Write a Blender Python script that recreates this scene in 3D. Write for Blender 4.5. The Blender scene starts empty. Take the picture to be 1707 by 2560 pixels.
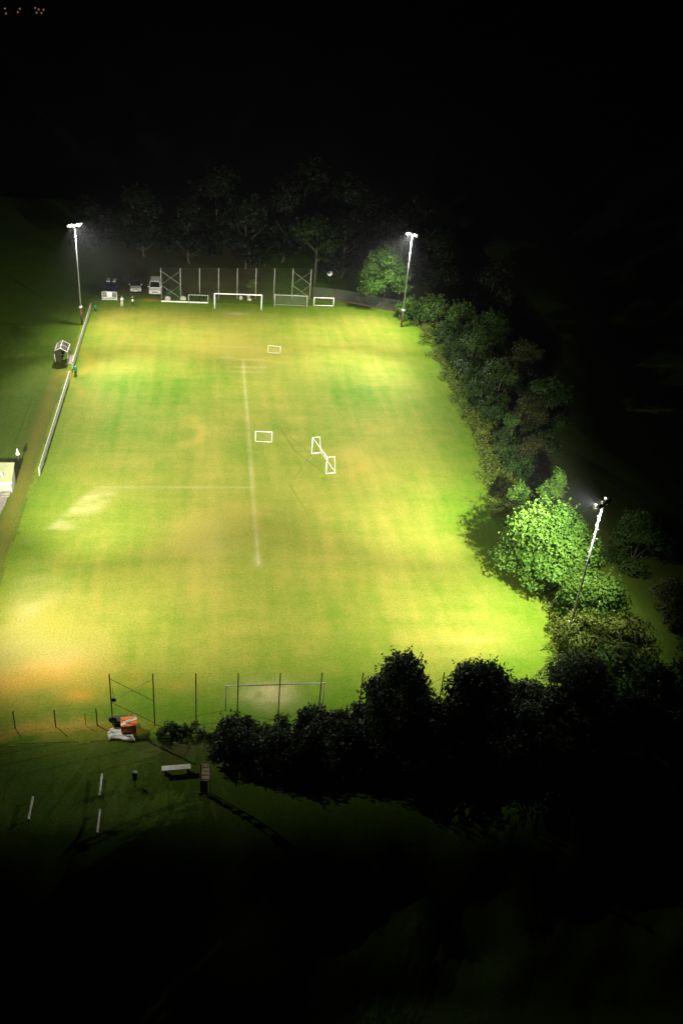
import bpy, bmesh, math, random
import numpy as np
from mathutils import Vector, Matrix, Euler

C = bpy.context.scene
COL = C.collection
R = math.radians

# ------------------------------------------------------------------ camera
cam_d = bpy.data.cameras.new("camera")
cam = bpy.data.objects.new("camera", cam_d)
COL.objects.link(cam)
C.camera = cam
cam_d.sensor_fit = 'VERTICAL'
cam_d.sensor_height = 36.0
cam_d.sensor_width = 24.0
cam_d.lens = 2260 / 2560 * 36
cam_d.clip_start = 0.5
cam_d.clip_end = 20000


def cam_matrix(pitch, roll, yaw, loc):
    fwd = Vector((0, math.cos(pitch), -math.sin(pitch)))
    right = Vector((1, 0, 0))
    down = fwd.cross(right)
    r2 = math.cos(roll) * right + math.sin(roll) * down
    d2 = -math.sin(roll) * right + math.cos(roll) * down
    m = Matrix((r2, -d2, -fwd)).transposed()
    m = Matrix.Rotation(yaw, 3, 'Z') @ m
    return Matrix.Translation(loc) @ m.to_4x4()


cam.matrix_world = cam_matrix(0.54986, -0.091754, R(-10.07), Vector((-5.18, -94.6, 48.773)))

# ------------------------------------------------------------------ night sky
world = bpy.data.worlds.new("World")
C.world = world
world.use_nodes = True
wn = world.node_tree
wn.nodes.clear()
wo = wn.nodes.new("ShaderNodeOutputWorld")
wb = wn.nodes.new("ShaderNodeBackground")
ws = wn.nodes.new("ShaderNodeTexSky")
ws.sky_type = 'NISHITA'
ws.sun_disc = False
ws.sun_elevation = R(-6)
ws.sun_rotation = R(200)
wb.inputs['Strength'].default_value = 0.00004
wn.links.new(ws.outputs[0], wb.inputs[0])
wn.links.new(wb.outputs[0], wo.inputs[0])

C.view_settings.view_transform = 'Standard'
C.view_settings.look = 'None'
C.view_settings.gamma = 1
C.view_settings.exposure = 5.28
C.cycles.use_denoising = True
C.cycles.use_adaptive_sampling = False
C.cycles.max_bounces = 4
C.cycles.diffuse_bounces = 2
C.cycles.glossy_bounces = 2
C.cycles.transparent_max_bounces = 8
C.cycles.volume_bounces = 0
C.cycles.sample_clamp_indirect = 4

LAMP_COL = (1.0, 0.97, 0.88)
# the five lamps of a mast, centre head added for more even light: (aim in towards the pitch x, y; beam angle; share of the watts)
K_W = 2650
FAR_LEFT = ((2, 28, 52, .40), (18, 34, 63, 1.10), (15, 6, 160, .20), (26, 22, 165, .16), (26, 9, 66, .32))
FAR_RIGHT = ((2, 28, 52, .36), (18, 34, 63, 1.08), (9, 4, 165, .26), (26, 22, 165, .16), (26, 9, 66, .28))
NEAR_LEFT = ((2, 46, 52, .70), (18, 46, 63, 1.55), (17, 9.5, 140, .22), (26, 25, 140, .25), (26, 9, 66, .14))
NEAR_RIGHT = ((2, 46, 52, .70), (18, 46, 63, 1.55), (8, 7, 152, .34), (26, 25, 140, .25), (26, 9, 66, .15))

rng = np.random.default_rng(7)

# ------------------------------------------------------------------ helpers
def tag(o, label=None, cat=None, group=None, kind=None):
    if label: o['label'] = label
    if cat: o['category'] = cat
    if group: o['group'] = group
    if kind: o['kind'] = kind
    return o


def empty(name, loc=(0, 0, 0), rz=0.0):
    o = bpy.data.objects.new(name, None)
    o.empty_display_size = 0.3
    COL.objects.link(o)
    o.location = loc
    o.rotation_euler = (0, 0, rz)
    return o


def copy_tree(o, parent=None):
    c = o.copy()
    COL.objects.link(c)
    if parent is not None:
        c.parent = parent
    for ch in list(o.children):
        copy_tree(ch, c)
    return c


class MB:
    def __init__(s):
        s.v = []
        s.f = []

    def add(s, verts, faces):
        b = len(s.v)
        s.v += [tuple(v) for v in verts]
        s.f += [tuple(b + i for i in f) for f in faces]
        return s

    def box(s, c, d, rz=0.0, rx=0.0, ry=0.0, taper=1.0):
        m = Euler((rx, ry, rz)).to_matrix()
        vs = []
        for z in (-1, 1):
            t = taper if z > 0 else 1.0
            for x, y in ((-1, -1), (1, -1), (1, 1), (-1, 1)):
                vs.append(m @ Vector((x * d[0] / 2 * t, y * d[1] / 2 * t, z * d[2] / 2)) + Vector(c))
        return s.add(vs, [(3, 2, 1, 0), (4, 5, 6, 7), (0, 1, 5, 4), (1, 2, 6, 5), (2, 3, 7, 6), (3, 0, 4, 7)])

    def tube(s, pts, rad, n=8, cap=True):
        pts = [Vector(p) for p in pts]
        if not isinstance(rad, (list, tuple)):
            rad = [rad] * len(pts)
        ring = []
        for i, p in enumerate(pts):
            t = (pts[min(i + 1, len(pts) - 1)] - pts[max(i - 1, 0)]).normalized()
            a = Vector((0, 0, 1)) if abs(t.z) < 0.9 else Vector((1, 0, 0))
            u = t.cross(a).normalized()
            w = t.cross(u)
            ring.append([p + rad[i] * (math.cos(2 * math.pi * k / n) * u + math.sin(2 * math.pi * k / n) * w) for k in range(n)])
        vs = [v for r_ in ring for v in r_]
        fs = []
        for i in range(len(pts) - 1):
            for k in range(n):
                k2 = (k + 1) % n
                fs.append((i * n + k, i * n + k2, (i + 1) * n + k2, (i + 1) * n + k))
        if cap:
            fs.append(tuple(range(n)))
            fs.append(tuple((len(pts) - 1) * n + k for k in reversed(range(n))))
        return s.add(vs, fs)

    def prism(s, prof, x0, x1):
        """profile of (y, z) points, extruded along x"""
        n = len(prof)
        vs = [(x0, y, z) for y, z in prof] + [(x1, y, z) for y, z in prof]
        fs = [tuple(range(n)), tuple(reversed(range(n, 2 * n)))]
        for i in range(n):
            j = (i + 1) % n
            fs.append((i, n + i, n + j, j))
        return s.add(vs, fs)

    def hexa(s, lo, hi):
        """4 bottom corners, 4 top corners"""
        return s.add(list(lo) + list(hi), [(3, 2, 1, 0), (4, 5, 6, 7), (0, 1, 5, 4), (1, 2, 6, 5), (2, 3, 7, 6), (3, 0, 4, 7)])

    def lathe(s, prof, c=(0, 0, 0), n=16):
        vs, fs = [], []
        for r_, z in prof:
            for k in range(n):
                a = 2 * math.pi * k / n
                vs.append((c[0] + r_ * math.cos(a), c[1] + r_ * math.sin(a), c[2] + z))
        for i in range(len(prof) - 1):
            for k in range(n):
                k2 = (k + 1) % n
                fs.append((i * n + k, i * n + k2, (i + 1) * n + k2, (i + 1) * n + k))
        fs.append(tuple(reversed(range(n))))
        fs.append(tuple((len(prof) - 1) * n + k for k in range(n)))
        return s.add(vs, fs)

    def build(s, name, m, parent=None, bevel=0.0, smooth=False, loc=None):
        me = bpy.data.meshes.new(name)
        me.from_pydata(s.v, [], s.f)
        bm = bmesh.new()
        bm.from_mesh(me)
        bmesh.ops.recalc_face_normals(bm, faces=bm.faces)
        bm.to_mesh(me)
        bm.free()
        me.materials.append(m)
        if smooth:
            for p in me.polygons:
                p.use_smooth = True
        o = bpy.data.objects.new(name, me)
        COL.objects.link(o)
        if parent is not None:
            o.parent = parent
        if loc is not None:
            o.location = loc
        if bevel:
            b = o.modifiers.new("bevel", 'BEVEL')
            b.width = bevel
            b.segments = 2
            b.limit_method = 'ANGLE'
        return o


# ------------------------------------------------------------------ materials
def mat(name, col, rough=0.6, metal=0.0, vary=0.15, scale=3.0, spec=0.4, emit=None, emit_s=0.0):
    m = bpy.data.materials.new(name)
    m.use_nodes = True
    nt = m.node_tree
    b = nt.nodes['Principled BSDF']
    tc = nt.nodes.new('ShaderNodeTexCoord')
    nz = nt.nodes.new('ShaderNodeTexNoise')
    nz.inputs['Scale'].default_value = scale
    nz.inputs['Detail'].default_value = 5
    nt.links.new(tc.outputs['Object'], nz.inputs['Vector'])
    mr = nt.nodes.new('ShaderNodeMapRange')
    mr.inputs['From Min'].default_value = 0.3
    mr.inputs['From Max'].default_value = 0.7
    mr.inputs['To Min'].default_value = 1 - vary
    mr.inputs['To Max'].default_value = 1 + vary
    nt.links.new(nz.outputs['Fac'], mr.inputs['Value'])
    hs = nt.nodes.new('ShaderNodeHueSaturation')
    hs.inputs['Color'].default_value = (*col, 1)
    nt.links.new(mr.outputs[0], hs.inputs['Value'])
    nt.links.new(hs.outputs[0], b.inputs['Base Color'])
    b.inputs['Roughness'].default_value = rough
    b.inputs['Metallic'].default_value = metal
    b.inputs['Specular IOR Level'].default_value = spec
    if emit:
        b.inputs['Emission Color'].default_value = (*emit, 1)
        b.inputs['Emission Strength'].default_value = emit_s
    return m


def leaf_mat(name, dark, light, transl=0.25):
    m = bpy.data.materials.new(name)
    m.use_nodes = True
    nt = m.node_tree
    b = nt.nodes['Principled BSDF']
    at = nt.nodes.new('ShaderNodeAttribute')
    at.attribute_name = 'tint'
    mx = nt.nodes.new('ShaderNodeMix')
    mx.data_type = 'RGBA'
    nt.links.new(at.outputs['Fac'], mx.inputs['Factor'])
    mx.inputs['A'].default_value = (*dark, 1)
    mx.inputs['B'].default_value = (*light, 1)
    oi = nt.nodes.new('ShaderNodeObjectInfo')
    mr = nt.nodes.new('ShaderNodeMapRange')
    mr.inputs['To Min'].default_value = 0.75
    mr.inputs['To Max'].default_value = 1.25
    nt.links.new(oi.outputs['Random'], mr.inputs['Value'])
    hs = nt.nodes.new('ShaderNodeHueSaturation')
    nt.links.new(mr.outputs[0], hs.inputs['Value'])
    nt.links.new(mx.outputs['Result'], hs.inputs['Color'])
    nt.links.new(hs.outputs[0], b.inputs['Base Color'])
    b.inputs['Roughness'].default_value = 0.55
    b.inputs['Specular IOR Level'].default_value = 0.12
    tr = nt.nodes.new('ShaderNodeBsdfTranslucent')
    nt.links.new(hs.outputs[0], tr.inputs['Color'])
    ms = nt.nodes.new('ShaderNodeMixShader')
    ms.inputs[0].default_value = transl
    nt.links.new(b.outputs[0], ms.inputs[1])
    nt.links.new(tr.outputs[0], ms.inputs[2])
    nt.links.new(ms.outputs[0], nt.nodes['Material Output'].inputs[0])
    return m


M = dict(
    white=mat('white_paint', (0.80, 0.79, 0.70), 0.45, vary=0.12),
    dimwhite=mat('weathered_white_paint', (0.36, 0.37, 0.29), 0.6, vary=0.2),
    greygreen=mat('grey_green_panel', (0.27, 0.31, 0.21), 0.7, vary=0.2),
    steel=mat('galvanised_steel', (0.26, 0.27, 0.25), 0.6, 0.2, vary=0.15, scale=6),
    rust=mat('rusted_steel', (0.09, 0.045, 0.02), 0.8, 0.1, vary=0.4, scale=8),
    darkwood=mat('dark_wood', (0.07, 0.045, 0.025), 0.85, vary=0.3, scale=8),
    brownwood=mat('brown_wood', (0.20, 0.10, 0.035), 0.8, vary=0.35, scale=7),
    palewood=mat('pale_wood', (0.60, 0.50, 0.32), 0.75, vary=0.2, scale=6),
    net=mat('net_cord', (0.32, 0.34, 0.27), 0.8),
    darknet=mat('dark_net_cord', (0.10, 0.11, 0.09), 0.8),
    black=mat('black_plastic', (0.012, 0.013, 0.012), 0.6),
    darkgreen=mat('dark_green_metal', (0.018, 0.03, 0.015), 0.6, vary=0.3),
    green=mat('emerald_plastic', (0.008, 0.20, 0.08), 0.5),
    orange=mat('orange_plastic', (0.85, 0.21, 0.008), 0.5, vary=0.15),
    sheet=mat('white_sheeting', (0.75, 0.74, 0.64), 0.7, vary=0.08),
    roof=mat('cream_roof_sheet', (0.33, 0.36, 0.17), 0.6, vary=0.1, scale=1.5),
    concrete=mat('concrete', (0.30, 0.27, 0.20), 0.9, vary=0.2, scale=1.5),
    bark=mat('bark', (0.05, 0.038, 0.025), 0.9, vary=0.4, scale=5),
    glass=mat('dark_glass', (0.006, 0.007, 0.008), 0.08, spec=0.6),
    polycarb=mat('smoky_panel', (0.15, 0.125, 0.06), 0.5, vary=0.2),
    darkpane=mat('dark_pane', (0.03, 0.03, 0.012), 0.4, vary=0.2),
    carwhite=mat('white_car_paint', (0.48, 0.48, 0.42), 0.3, vary=0.05),
    carsilver=mat('silver_car_paint', (0.33, 0.31, 0.26), 0.3, 0.1, vary=0.05),
    carblack=mat('black_car_roof', (0.02, 0.018, 0.014), 0.35, vary=0.1),
    carblue=mat('dark_blue_car_paint', (0.012, 0.017, 0.035), 0.3, vary=0.1),
    rubber=mat('rubber', (0.012, 0.012, 0.012), 0.85),
    rim=mat('alloy', (0.35, 0.35, 0.35), 0.35, 0.7),
    lampglass=mat('headlamp_glass', (0.55, 0.55, 0.52), 0.1),
    sign=mat('white_sign', (0.74, 0.71, 0.72), 0.5, vary=0.04),
    stone=mat('pale_stone', (0.36, 0.34, 0.25), 0.85, vary=0.25),
    skin=mat('skin', (0.45, 0.27, 0.18), 0.6, vary=0.05),
    hair=mat('brown_hair', (0.05, 0.03, 0.018), 0.7),
    greycloth=mat('grey_fabric', (0.20, 0.21, 0.22), 0.9),
    palecloth=mat('pale_fabric', (0.55, 0.56, 0.46), 0.9),
    darkcloth=mat('dark_fabric', (0.025, 0.03, 0.022), 0.9),
    brick=mat('house_wall', (0.22, 0.15, 0.10), 0.9),
    tile=mat('roof_tile', (0.06, 0.035, 0.025), 0.9),
    lens=mat('flood_lens', (0.8, 0.8, 0.78), 0.3, emit=(1, 0.98, 0.92), emit_s=1.6),
    winlit=mat('lit_window', (0.6, 0.4, 0.25), 0.5, emit=(1.0, 0.55, 0.36), emit_s=0.004),
    streetglow=mat('street_lamp_glow', (0.7, 0.5, 0.3), 0.5, emit=(1.0, 0.72, 0.48), emit_s=0.012),
    leaf_bright=leaf_mat('sycamore_leaves', (0.038, 0.110, 0.009), (0.110, 0.205, 0.026), .35),
    leaf_mid=leaf_mat('hedge_leaves', (0.022, 0.065, 0.008), (0.075, 0.13, 0.022)),
    leaf_olive=leaf_mat('olive_leaves', (0.045, 0.085, 0.008), (0.15, 0.185, 0.026)),
    leaf_black=leaf_mat('wood_leaves_painted_unlit', (0.003, 0.006, 0.002), (0.007, 0.011, 0.0035), .1),  # near-black leaf colour carries the wood's lack of light
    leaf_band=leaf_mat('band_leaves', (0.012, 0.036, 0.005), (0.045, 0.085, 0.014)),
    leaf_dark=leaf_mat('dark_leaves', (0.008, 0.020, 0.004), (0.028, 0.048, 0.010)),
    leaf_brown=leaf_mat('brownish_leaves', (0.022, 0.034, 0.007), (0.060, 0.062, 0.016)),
)


# ------------------------------------------------------------------ the ground
def fbm(X, Y, scale, seed, octaves=4):
    r_ = np.random.default_rng(seed)
    out = np.zeros_like(X)
    amp, tot = 1.0, 0.0
    for o in range(octaves):
        g = r_.random((256, 256))
        x = X / scale * 2 ** o + 37.3
        y = Y / scale * 2 ** o + 11.7
        xi, yi = np.floor(x).astype(int), np.floor(y).astype(int)
        fx, fy = x - xi, y - yi
        fx = fx * fx * (3 - 2 * fx)
        fy = fy * fy * (3 - 2 * fy)
        a = g[xi % 256, yi % 256]; b = g[(xi + 1) % 256, yi % 256]
        c = g[xi % 256, (yi + 1) % 256]; d = g[(xi + 1) % 256, (yi + 1) % 256]
        out += amp * ((a * (1 - fx) + b * fx) * (1 - fy) + (c * (1 - fx) + d * fx) * fy)
        tot += amp
        amp *= 0.55
    return out / tot


def gauss(X, Y, x, y, rx, ry, p=1.0):
    return np.exp(-(((X - x) / rx) ** 2 + ((Y - y) / ry) ** 2) ** p)


def sstep(a, b, v):
    t = np.clip((v - a) / (b - a), 0, 1)
    return t * t * (3 - 2 * t)


def shade_bank(x):
    """height of the ground, sunk beyond the right-hand hedge to keep it unlit"""
    return max(-5.98, -0.30 * max(0.0, x - 34.0) - .01)  # ground sunk here so grazing lamplight misses it


def edge_right(Y):
    """x of the pitch's overgrown right edge"""
    return np.interp(Y, [-60, -43, -41.6, -39.3, -33.9, -26.5, -12, -1.8, 14.3, 36.7, 43, 60],
                     [17.5, 18.5, 21, 23.6, 25.0, 24.9, 25.4, 26.9, 27.6, 27.9, 27.4, 27.0])


def ground_fields(X, Y):
    n1 = fbm(X, Y, 9, 1)
    n2 = fbm(X, Y * 0.35, 3.5, 2)
    n3 = fbm(X * 0.5, Y, 1.6, 3)
    n4 = fbm(X, Y, 0.9, 9, 3)
    wob = (n1 - 0.5) * 2
    Xw = X + (fbm(X, Y, 5, 21) - .5) * 5
    Yw = Y + (fbm(X, Y, 5, 22) - .5) * 5
    g = lambda *a: gauss(Xw, Yw, *a)
    xr = edge_right(Y)
    # greener rim of the pitch, straw-coloured middle
    rim = sstep(0.5, 7.5, xr - X) * sstep(-24.2, -17.5, X) * sstep(-47, -38, Y) * sstep(47.5, 40, Y)
    dry = 0.12 + rim * (0.44 + 0.34 * wob + 0.45 * (n2 - 0.5))
    for a in ((-11.7, 37.6, 6, 4, .35), (-19.2, 37, 1.6, 4.5, .4), (-16.4, 41, 3, 1.4, .35), (1.6, 27, 4.5, 5, .42),
              (-3, 30, 6, 5, .25), (-6.7, 0.6, .9, 4.5, .35), (12.1, -4.4, 4, 3, .42), (8.1, -12.2, 5, 5, .30),
              (-5.6, -20.6, 3.2, 5.5, .45), (-5.2, -27.7, 2.5, 4, .28), (17.4, -36.4, 5, 2.2, .38), (11, -28.7, 4, 4, .22),
              (-18.3, -38.4, 5.8, 5.2, .95), (-19.9, -32.0, 3.2, 6, .60), (-16.6, -46.2, 7, .8, .8), (-15, -30, 4, 5, .25),
              (-13.5, 25, 2, 6, .18), (4, 40, 9, 2.5, .16), (20, 30, 5, 9, .10)):
        dry += a[4] * g(*a[:4])
    for a in ((-10.2, 14, 7, 6, .30), (14, 12, 5, 6, .26), (-19, -27, 2.6, 8, .35), (2, 2, 3, 4, .15), (-15, 4, 4, 9, .15), (22, -20, 3, 8, .2), (0, -43.5, 13, 3.2, .28), (17, -40, 4, 3, .15)):
        dry -= a[4] * g(*a[:4])
    dry += 0.30 * (n3 - 0.5) + 0.22 * (n4 - .5)
    dry += 0.34 * rim * (fbm(X * 2.6, Y * 0.22, 2.2, 51, 3) - .5) + 0.26 * rim * (fbm(X * .25, Y * 1.8, 1.6, 52, 3) - .5)
    dry += 0.035 * np.sin(2 * np.pi * (X + .4 * n1) / 2.1) * rim
    burn = (0.75 * g(-18.0, -40.2, 4.6, 2.5) + 0.9 * gauss(X, Y, -14.6, -42.3, 1.1, .7) + .4 * g(-19.5, -38.6, 2.5, 1.2)
            + .45 * g(-16.6, -46.3, 6, .6) + .28 * g(-9.5, -41.7, 2.5, .9) + .8 * gauss(X, Y, -13.6, 47.5, 1.8, .5)
            + .14 * g(-6.7, 0.4, .7, 4) + .12 * g(12.5, -5.5, 3, 2) + .3 * g(-21.3, 20, .9, 9)) * (0.45 + 1.1 * n3)
    burn += 0.24 * gauss(X, Y * 0, -23.9, 0, .9, 1) * sstep(-38, -30, Y) * sstep(32, 12, Y) * (.4 + n2)
    pale = 0.52 * gauss(X, Y, -0.1 - (Y + 1) * -0.006, Y, .17, 1) * sstep(-26, -25.3, Y) * sstep(24.4, 23.6, Y) * (0.35 + 1.1 * n3)
    pale += 0.35 * sstep(-26.8, -24.5, Y) * sstep(-23, -24.5, Y) * gauss(X, Y, -0.4, -25.2, .45, 1.6)
    pale += 0.30 * gauss(X, Y, X, -11.3, 1, .2) * sstep(-17, -15.5, X) * sstep(.4, -.5, X) * (0.3 + 1.1 * n3)
    tri = sstep(-20.4, -19.4, X - (Y + 18.9) * .42) * sstep(1.6, .2, X - (Y + 18.9) * .40 + 17.5) * sstep(-19.6, -18.4, Y) * sstep(-11.0, -12.6, Y)
    pale += 0.42 * tri * np.clip(2.6 * (n3 - .28), 0, 1.4)
    pale += .30 * gauss(X, Y, -18.6, -19.2, 1.6, .35) + .2 * gauss(X, Y, -4.9, -21.5, 2.2, 3.5) * n3
    for yy, xc, w, s in ((23.9, 1, 2.6, .3), (21.2, .8, 2.2, .34), (19.6, .8, 2.2, .28), (28.5, -1, 3, .2), (24.5, -2, 1.5, .25)):
        pale += s * gauss(X, Y, xc, yy, w, .35, 1.5)
    pale += .35 * gauss(X, Y, -2.2, 23, .5, 4) * n2 + .25 * gauss(X, Y, 2.6, 21, .5, 3) * n2
    pale += 1.25 * gauss(X, Y, -0.2, -42.9, 2.0, 1.4) * np.clip(.35 + 1.3 * (n4 - .2), 0, 1) + .55 * gauss(X, Y, -0.2, 42.4, 1.5, .7)
    pale += .25 * gauss(X, Y, 17, -37, 3, .3) * n3 + .75 * g(-18.2, -37.6, 4.2, 2.4) * n3 * n2 * 1.6 + .5 * g(-19.6, -31, 1.8, 4) * n3
    dirt = np.zeros_like(X)
    # worn earth and car park behind the far fence, paths beside the fences
    dirt += .85 * sstep(47.4, 50.5, Y + (n2 - .5) * 3) * sstep(-24, -19, X + (n1 - .5) * 6) * sstep(9, 3, X) * (.55 + .6 * n1)
    dirt += .55 * sstep(-46.6, -48, Y + (n3 - .5)) * gauss(X, Y, -7.5, -47.8, 3.6, 1.6) * (.5 + n4)
    dirt += .2 * gauss(X, Y, -24.0, -8, .9, 30) * (.2 + n2)
    dirt += .35 * sstep(30, 36, X) * n1
    return np.clip(dry, 0, 1.2), np.clip(burn, 0, 1), np.clip(pale, 0, 1), np.clip(dirt, 0, 1)


def grid_mesh(name, xs, ys, keep, z, m, kind='structure'):
    X, Y = np.meshgrid(xs, ys, indexing='ij')
    nx, ny = X.shape
    d, b, p, e = ground_fields(X, Y)
    Z = np.full_like(X, z)
    if name != 'football_pitch':
        Z = z - 0.004 - 0.012 * fbm(X, Y, 2.0, 31) - 0.50 * np.maximum(0, -53.5 - Y - 5 * (fbm(X, Y, 9, 33) - .5)) * sstep(-53, -60, Y) - np.maximum(0, X - 34) * .30  # near and right ground sloped down to keep lamplight off it
        Z = np.maximum(Z, -5.98)
    co = np.stack([X, Y, Z], -1).reshape(-1, 3)
    ii = np.arange(nx * ny).reshape(nx, ny)
    q = np.stack([ii[:-1, :-1], ii[1:, :-1], ii[1:, 1:], ii[:-1, 1:]], -1).reshape(-1, 4)
    cx = (X[:-1, :-1] + X[1:, 1:]).ravel() / 2
    cy = (Y[:-1, :-1] + Y[1:, 1:]).ravel() / 2
    q = q[keep(cx, cy)]
    used, inv = np.unique(q, return_inverse=True)
    q = inv.reshape(-1, 4)
    me = bpy.data.meshes.new(name)
    me.vertices.add(len(used))
    me.vertices.foreach_set('co', co[used].ravel())
    me.loops.add(q.size)
    me.loops.foreach_set('vertex_index', q.ravel().astype(np.int32))
    me.polygons.add(len(q))
    me.polygons.foreach_set('loop_start', np.arange(0, q.size, 4, dtype=np.int32))
    me.update(calc_edges=True)
    for nm, arr in (('dry', d), ('burn', b), ('pale', p), ('dirt', e)):
        at = me.attributes.new(nm, 'FLOAT', 'POINT')
        at.data.foreach_set('value', arr.ravel()[used].astype(np.float32))
    me.polygons.foreach_set('use_smooth', np.ones(len(q), dtype=bool))
    me.materials.append(m)
    o = bpy.data.objects.new(name, me)
    COL.objects.link(o)
    o['kind'] = kind
    return o


def grass_mat(name, green, yellow, gain=1.0):
    m = bpy.data.materials.new(name)
    m.use_nodes = True
    nt = m.node_tree
    N, L = nt.nodes, nt.links
    b = N['Principled BSDF']
    tc = N.new('ShaderNodeTexCoord')

    def noise(scale, detail=4, stretch=None):
        n = N.new('ShaderNodeTexNoise')
        n.inputs['Scale'].default_value = scale
        n.inputs['Detail'].default_value = detail
        n.inputs['Roughness'].default_value = 0.6
        if stretch:
            mp = N.new('ShaderNodeMapping')
            mp.inputs['Scale'].default_value = stretch
            L.new(tc.outputs['Object'], mp.inputs['Vector'])
            L.new(mp.outputs[0], n.inputs['Vector'])
        else:
            L.new(tc.outputs['Object'], n.inputs['Vector'])
        return n.outputs['Fac']

    def attr(nm):
        a = N.new('ShaderNodeAttribute')
        a.attribute_name = nm
        return a.outputs['Fac']

    def math_(op, a, c):
        n = N.new('ShaderNodeMath')
        n.operation = op
        n.use_clamp = op == 'ADD'
        for i, v in enumerate((a, c)):
            if isinstance(v, (int, float)):
                n.inputs[i].default_value = v
            else:
                L.new(v, n.inputs[i])
        return n.outputs[0]

    def mix(f, a, c):
        n = N.new('ShaderNodeMix')
        n.data_type = 'RGBA'
        L.new(f, n.inputs['Factor'])
        for nm, v in (('A', a), ('B', c)):
            if isinstance(v, tuple):
                n.inputs[nm].default_value = (*v, 1)
            else:
                L.new(v, n.inputs[nm])
        return n.outputs['Result']

    fine = noise(2.2, 6)
    streak = noise(1.0, 4, (1.6, 0.35, 1))
    f = math_('ADD', attr('dry'), math_('MULTIPLY', math_('SUBTRACT', fine, 0.5), 0.55))
    f = math_('ADD', f, math_('MULTIPLY', math_('SUBTRACT', streak, 0.5), 0.35))
    c = mix(f, green, yellow)
    c = mix(attr('burn'), c, (0.42, 0.255, 0.03))
    c = mix(math_('MULTIPLY', attr('pale'), 0.9), c, (0.41, 0.37, 0.16))
    c = mix(attr('dirt'), c, (0.085, 0.065, 0.028))
    mr = N.new('ShaderNodeMapRange')
    mr.inputs['From Min'].default_value = 0.3
    mr.inputs['From Max'].default_value = 0.7
    mr.inputs['To Min'].default_value = 0.80 * gain
    mr.inputs['To Max'].default_value = 1.20 * gain
    L.new(noise(5.5, 5), mr.inputs['Value'])
    hs = N.new('ShaderNodeHueSaturation')
    L.new(c, hs.inputs['Color'])
    L.new(mr.outputs[0], hs.inputs['Value'])
    L.new(hs.outputs[0], b.inputs['Base Color'])
    b.inputs['Roughness'].default_value = 0.9
    b.inputs['Specular IOR Level'].default_value = 0.05
    bp = N.new('ShaderNodeBump')
    bp.inputs['Strength'].default_value = 0.35
    bp.inputs['Distance'].default_value = 0.05
    L.new(noise(7, 4), bp.inputs['Height'])
    L.new(bp.outputs[0], b.inputs['Normal'])
    return m


mg = grass_mat('mown_grass', (0.084, 0.168, 0.0072), (0.262, 0.243, 0.038))
mm = grass_mat('rough_grass', (0.060, 0.125, 0.009), (0.20, 0.18, 0.030), 0.95)

PX0, PY0, PY1 = -23.0, -47.2, 47.3
grid_mesh('football_pitch', np.arange(-23.0, 28.6, 0.25), np.arange(-47.25, 47.5, 0.25),
          lambda x, y: (x < edge_right(y) + .4) & (y > -46.9 + 1.1 * (fbm(x, y, 2.2, 41) - .6)) & (x > -22.9 + 1.0 * (fbm(x, y, 3, 42) - .5)), 0.003, mg)
grid_mesh('field', np.arange(-70, 90.1, 0.6), np.arange(-84, 110.1, 0.6), lambda x, y: x < 1e9, 0.0, mm)
o = MB().add([(-9000, -9000, -6.0), (9000, -9000, -6.0), (9000, 9000, -6.0), (-9000, 9000, -6.0)], [(0, 1, 2, 3)]).build(
    'ground', mat('distant_fields', (0.03, 0.045, 0.015), 0.95, vary=0.4, scale=0.02))
tag(o, kind='structure')
# concrete apron in front of the hut
pth = MB().add([(-34, -20.5, .02), (-25.6, -20.5, .02), (-25.0, -18.5, .02), (-24.75, -15, .02), (-24.7, -12.65, .02), (-34, -12.65, .02)],
               [(0, 1, 2, 3, 4, 5)]).build('path', M['concrete'])
tag(pth, kind='structure')


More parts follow.
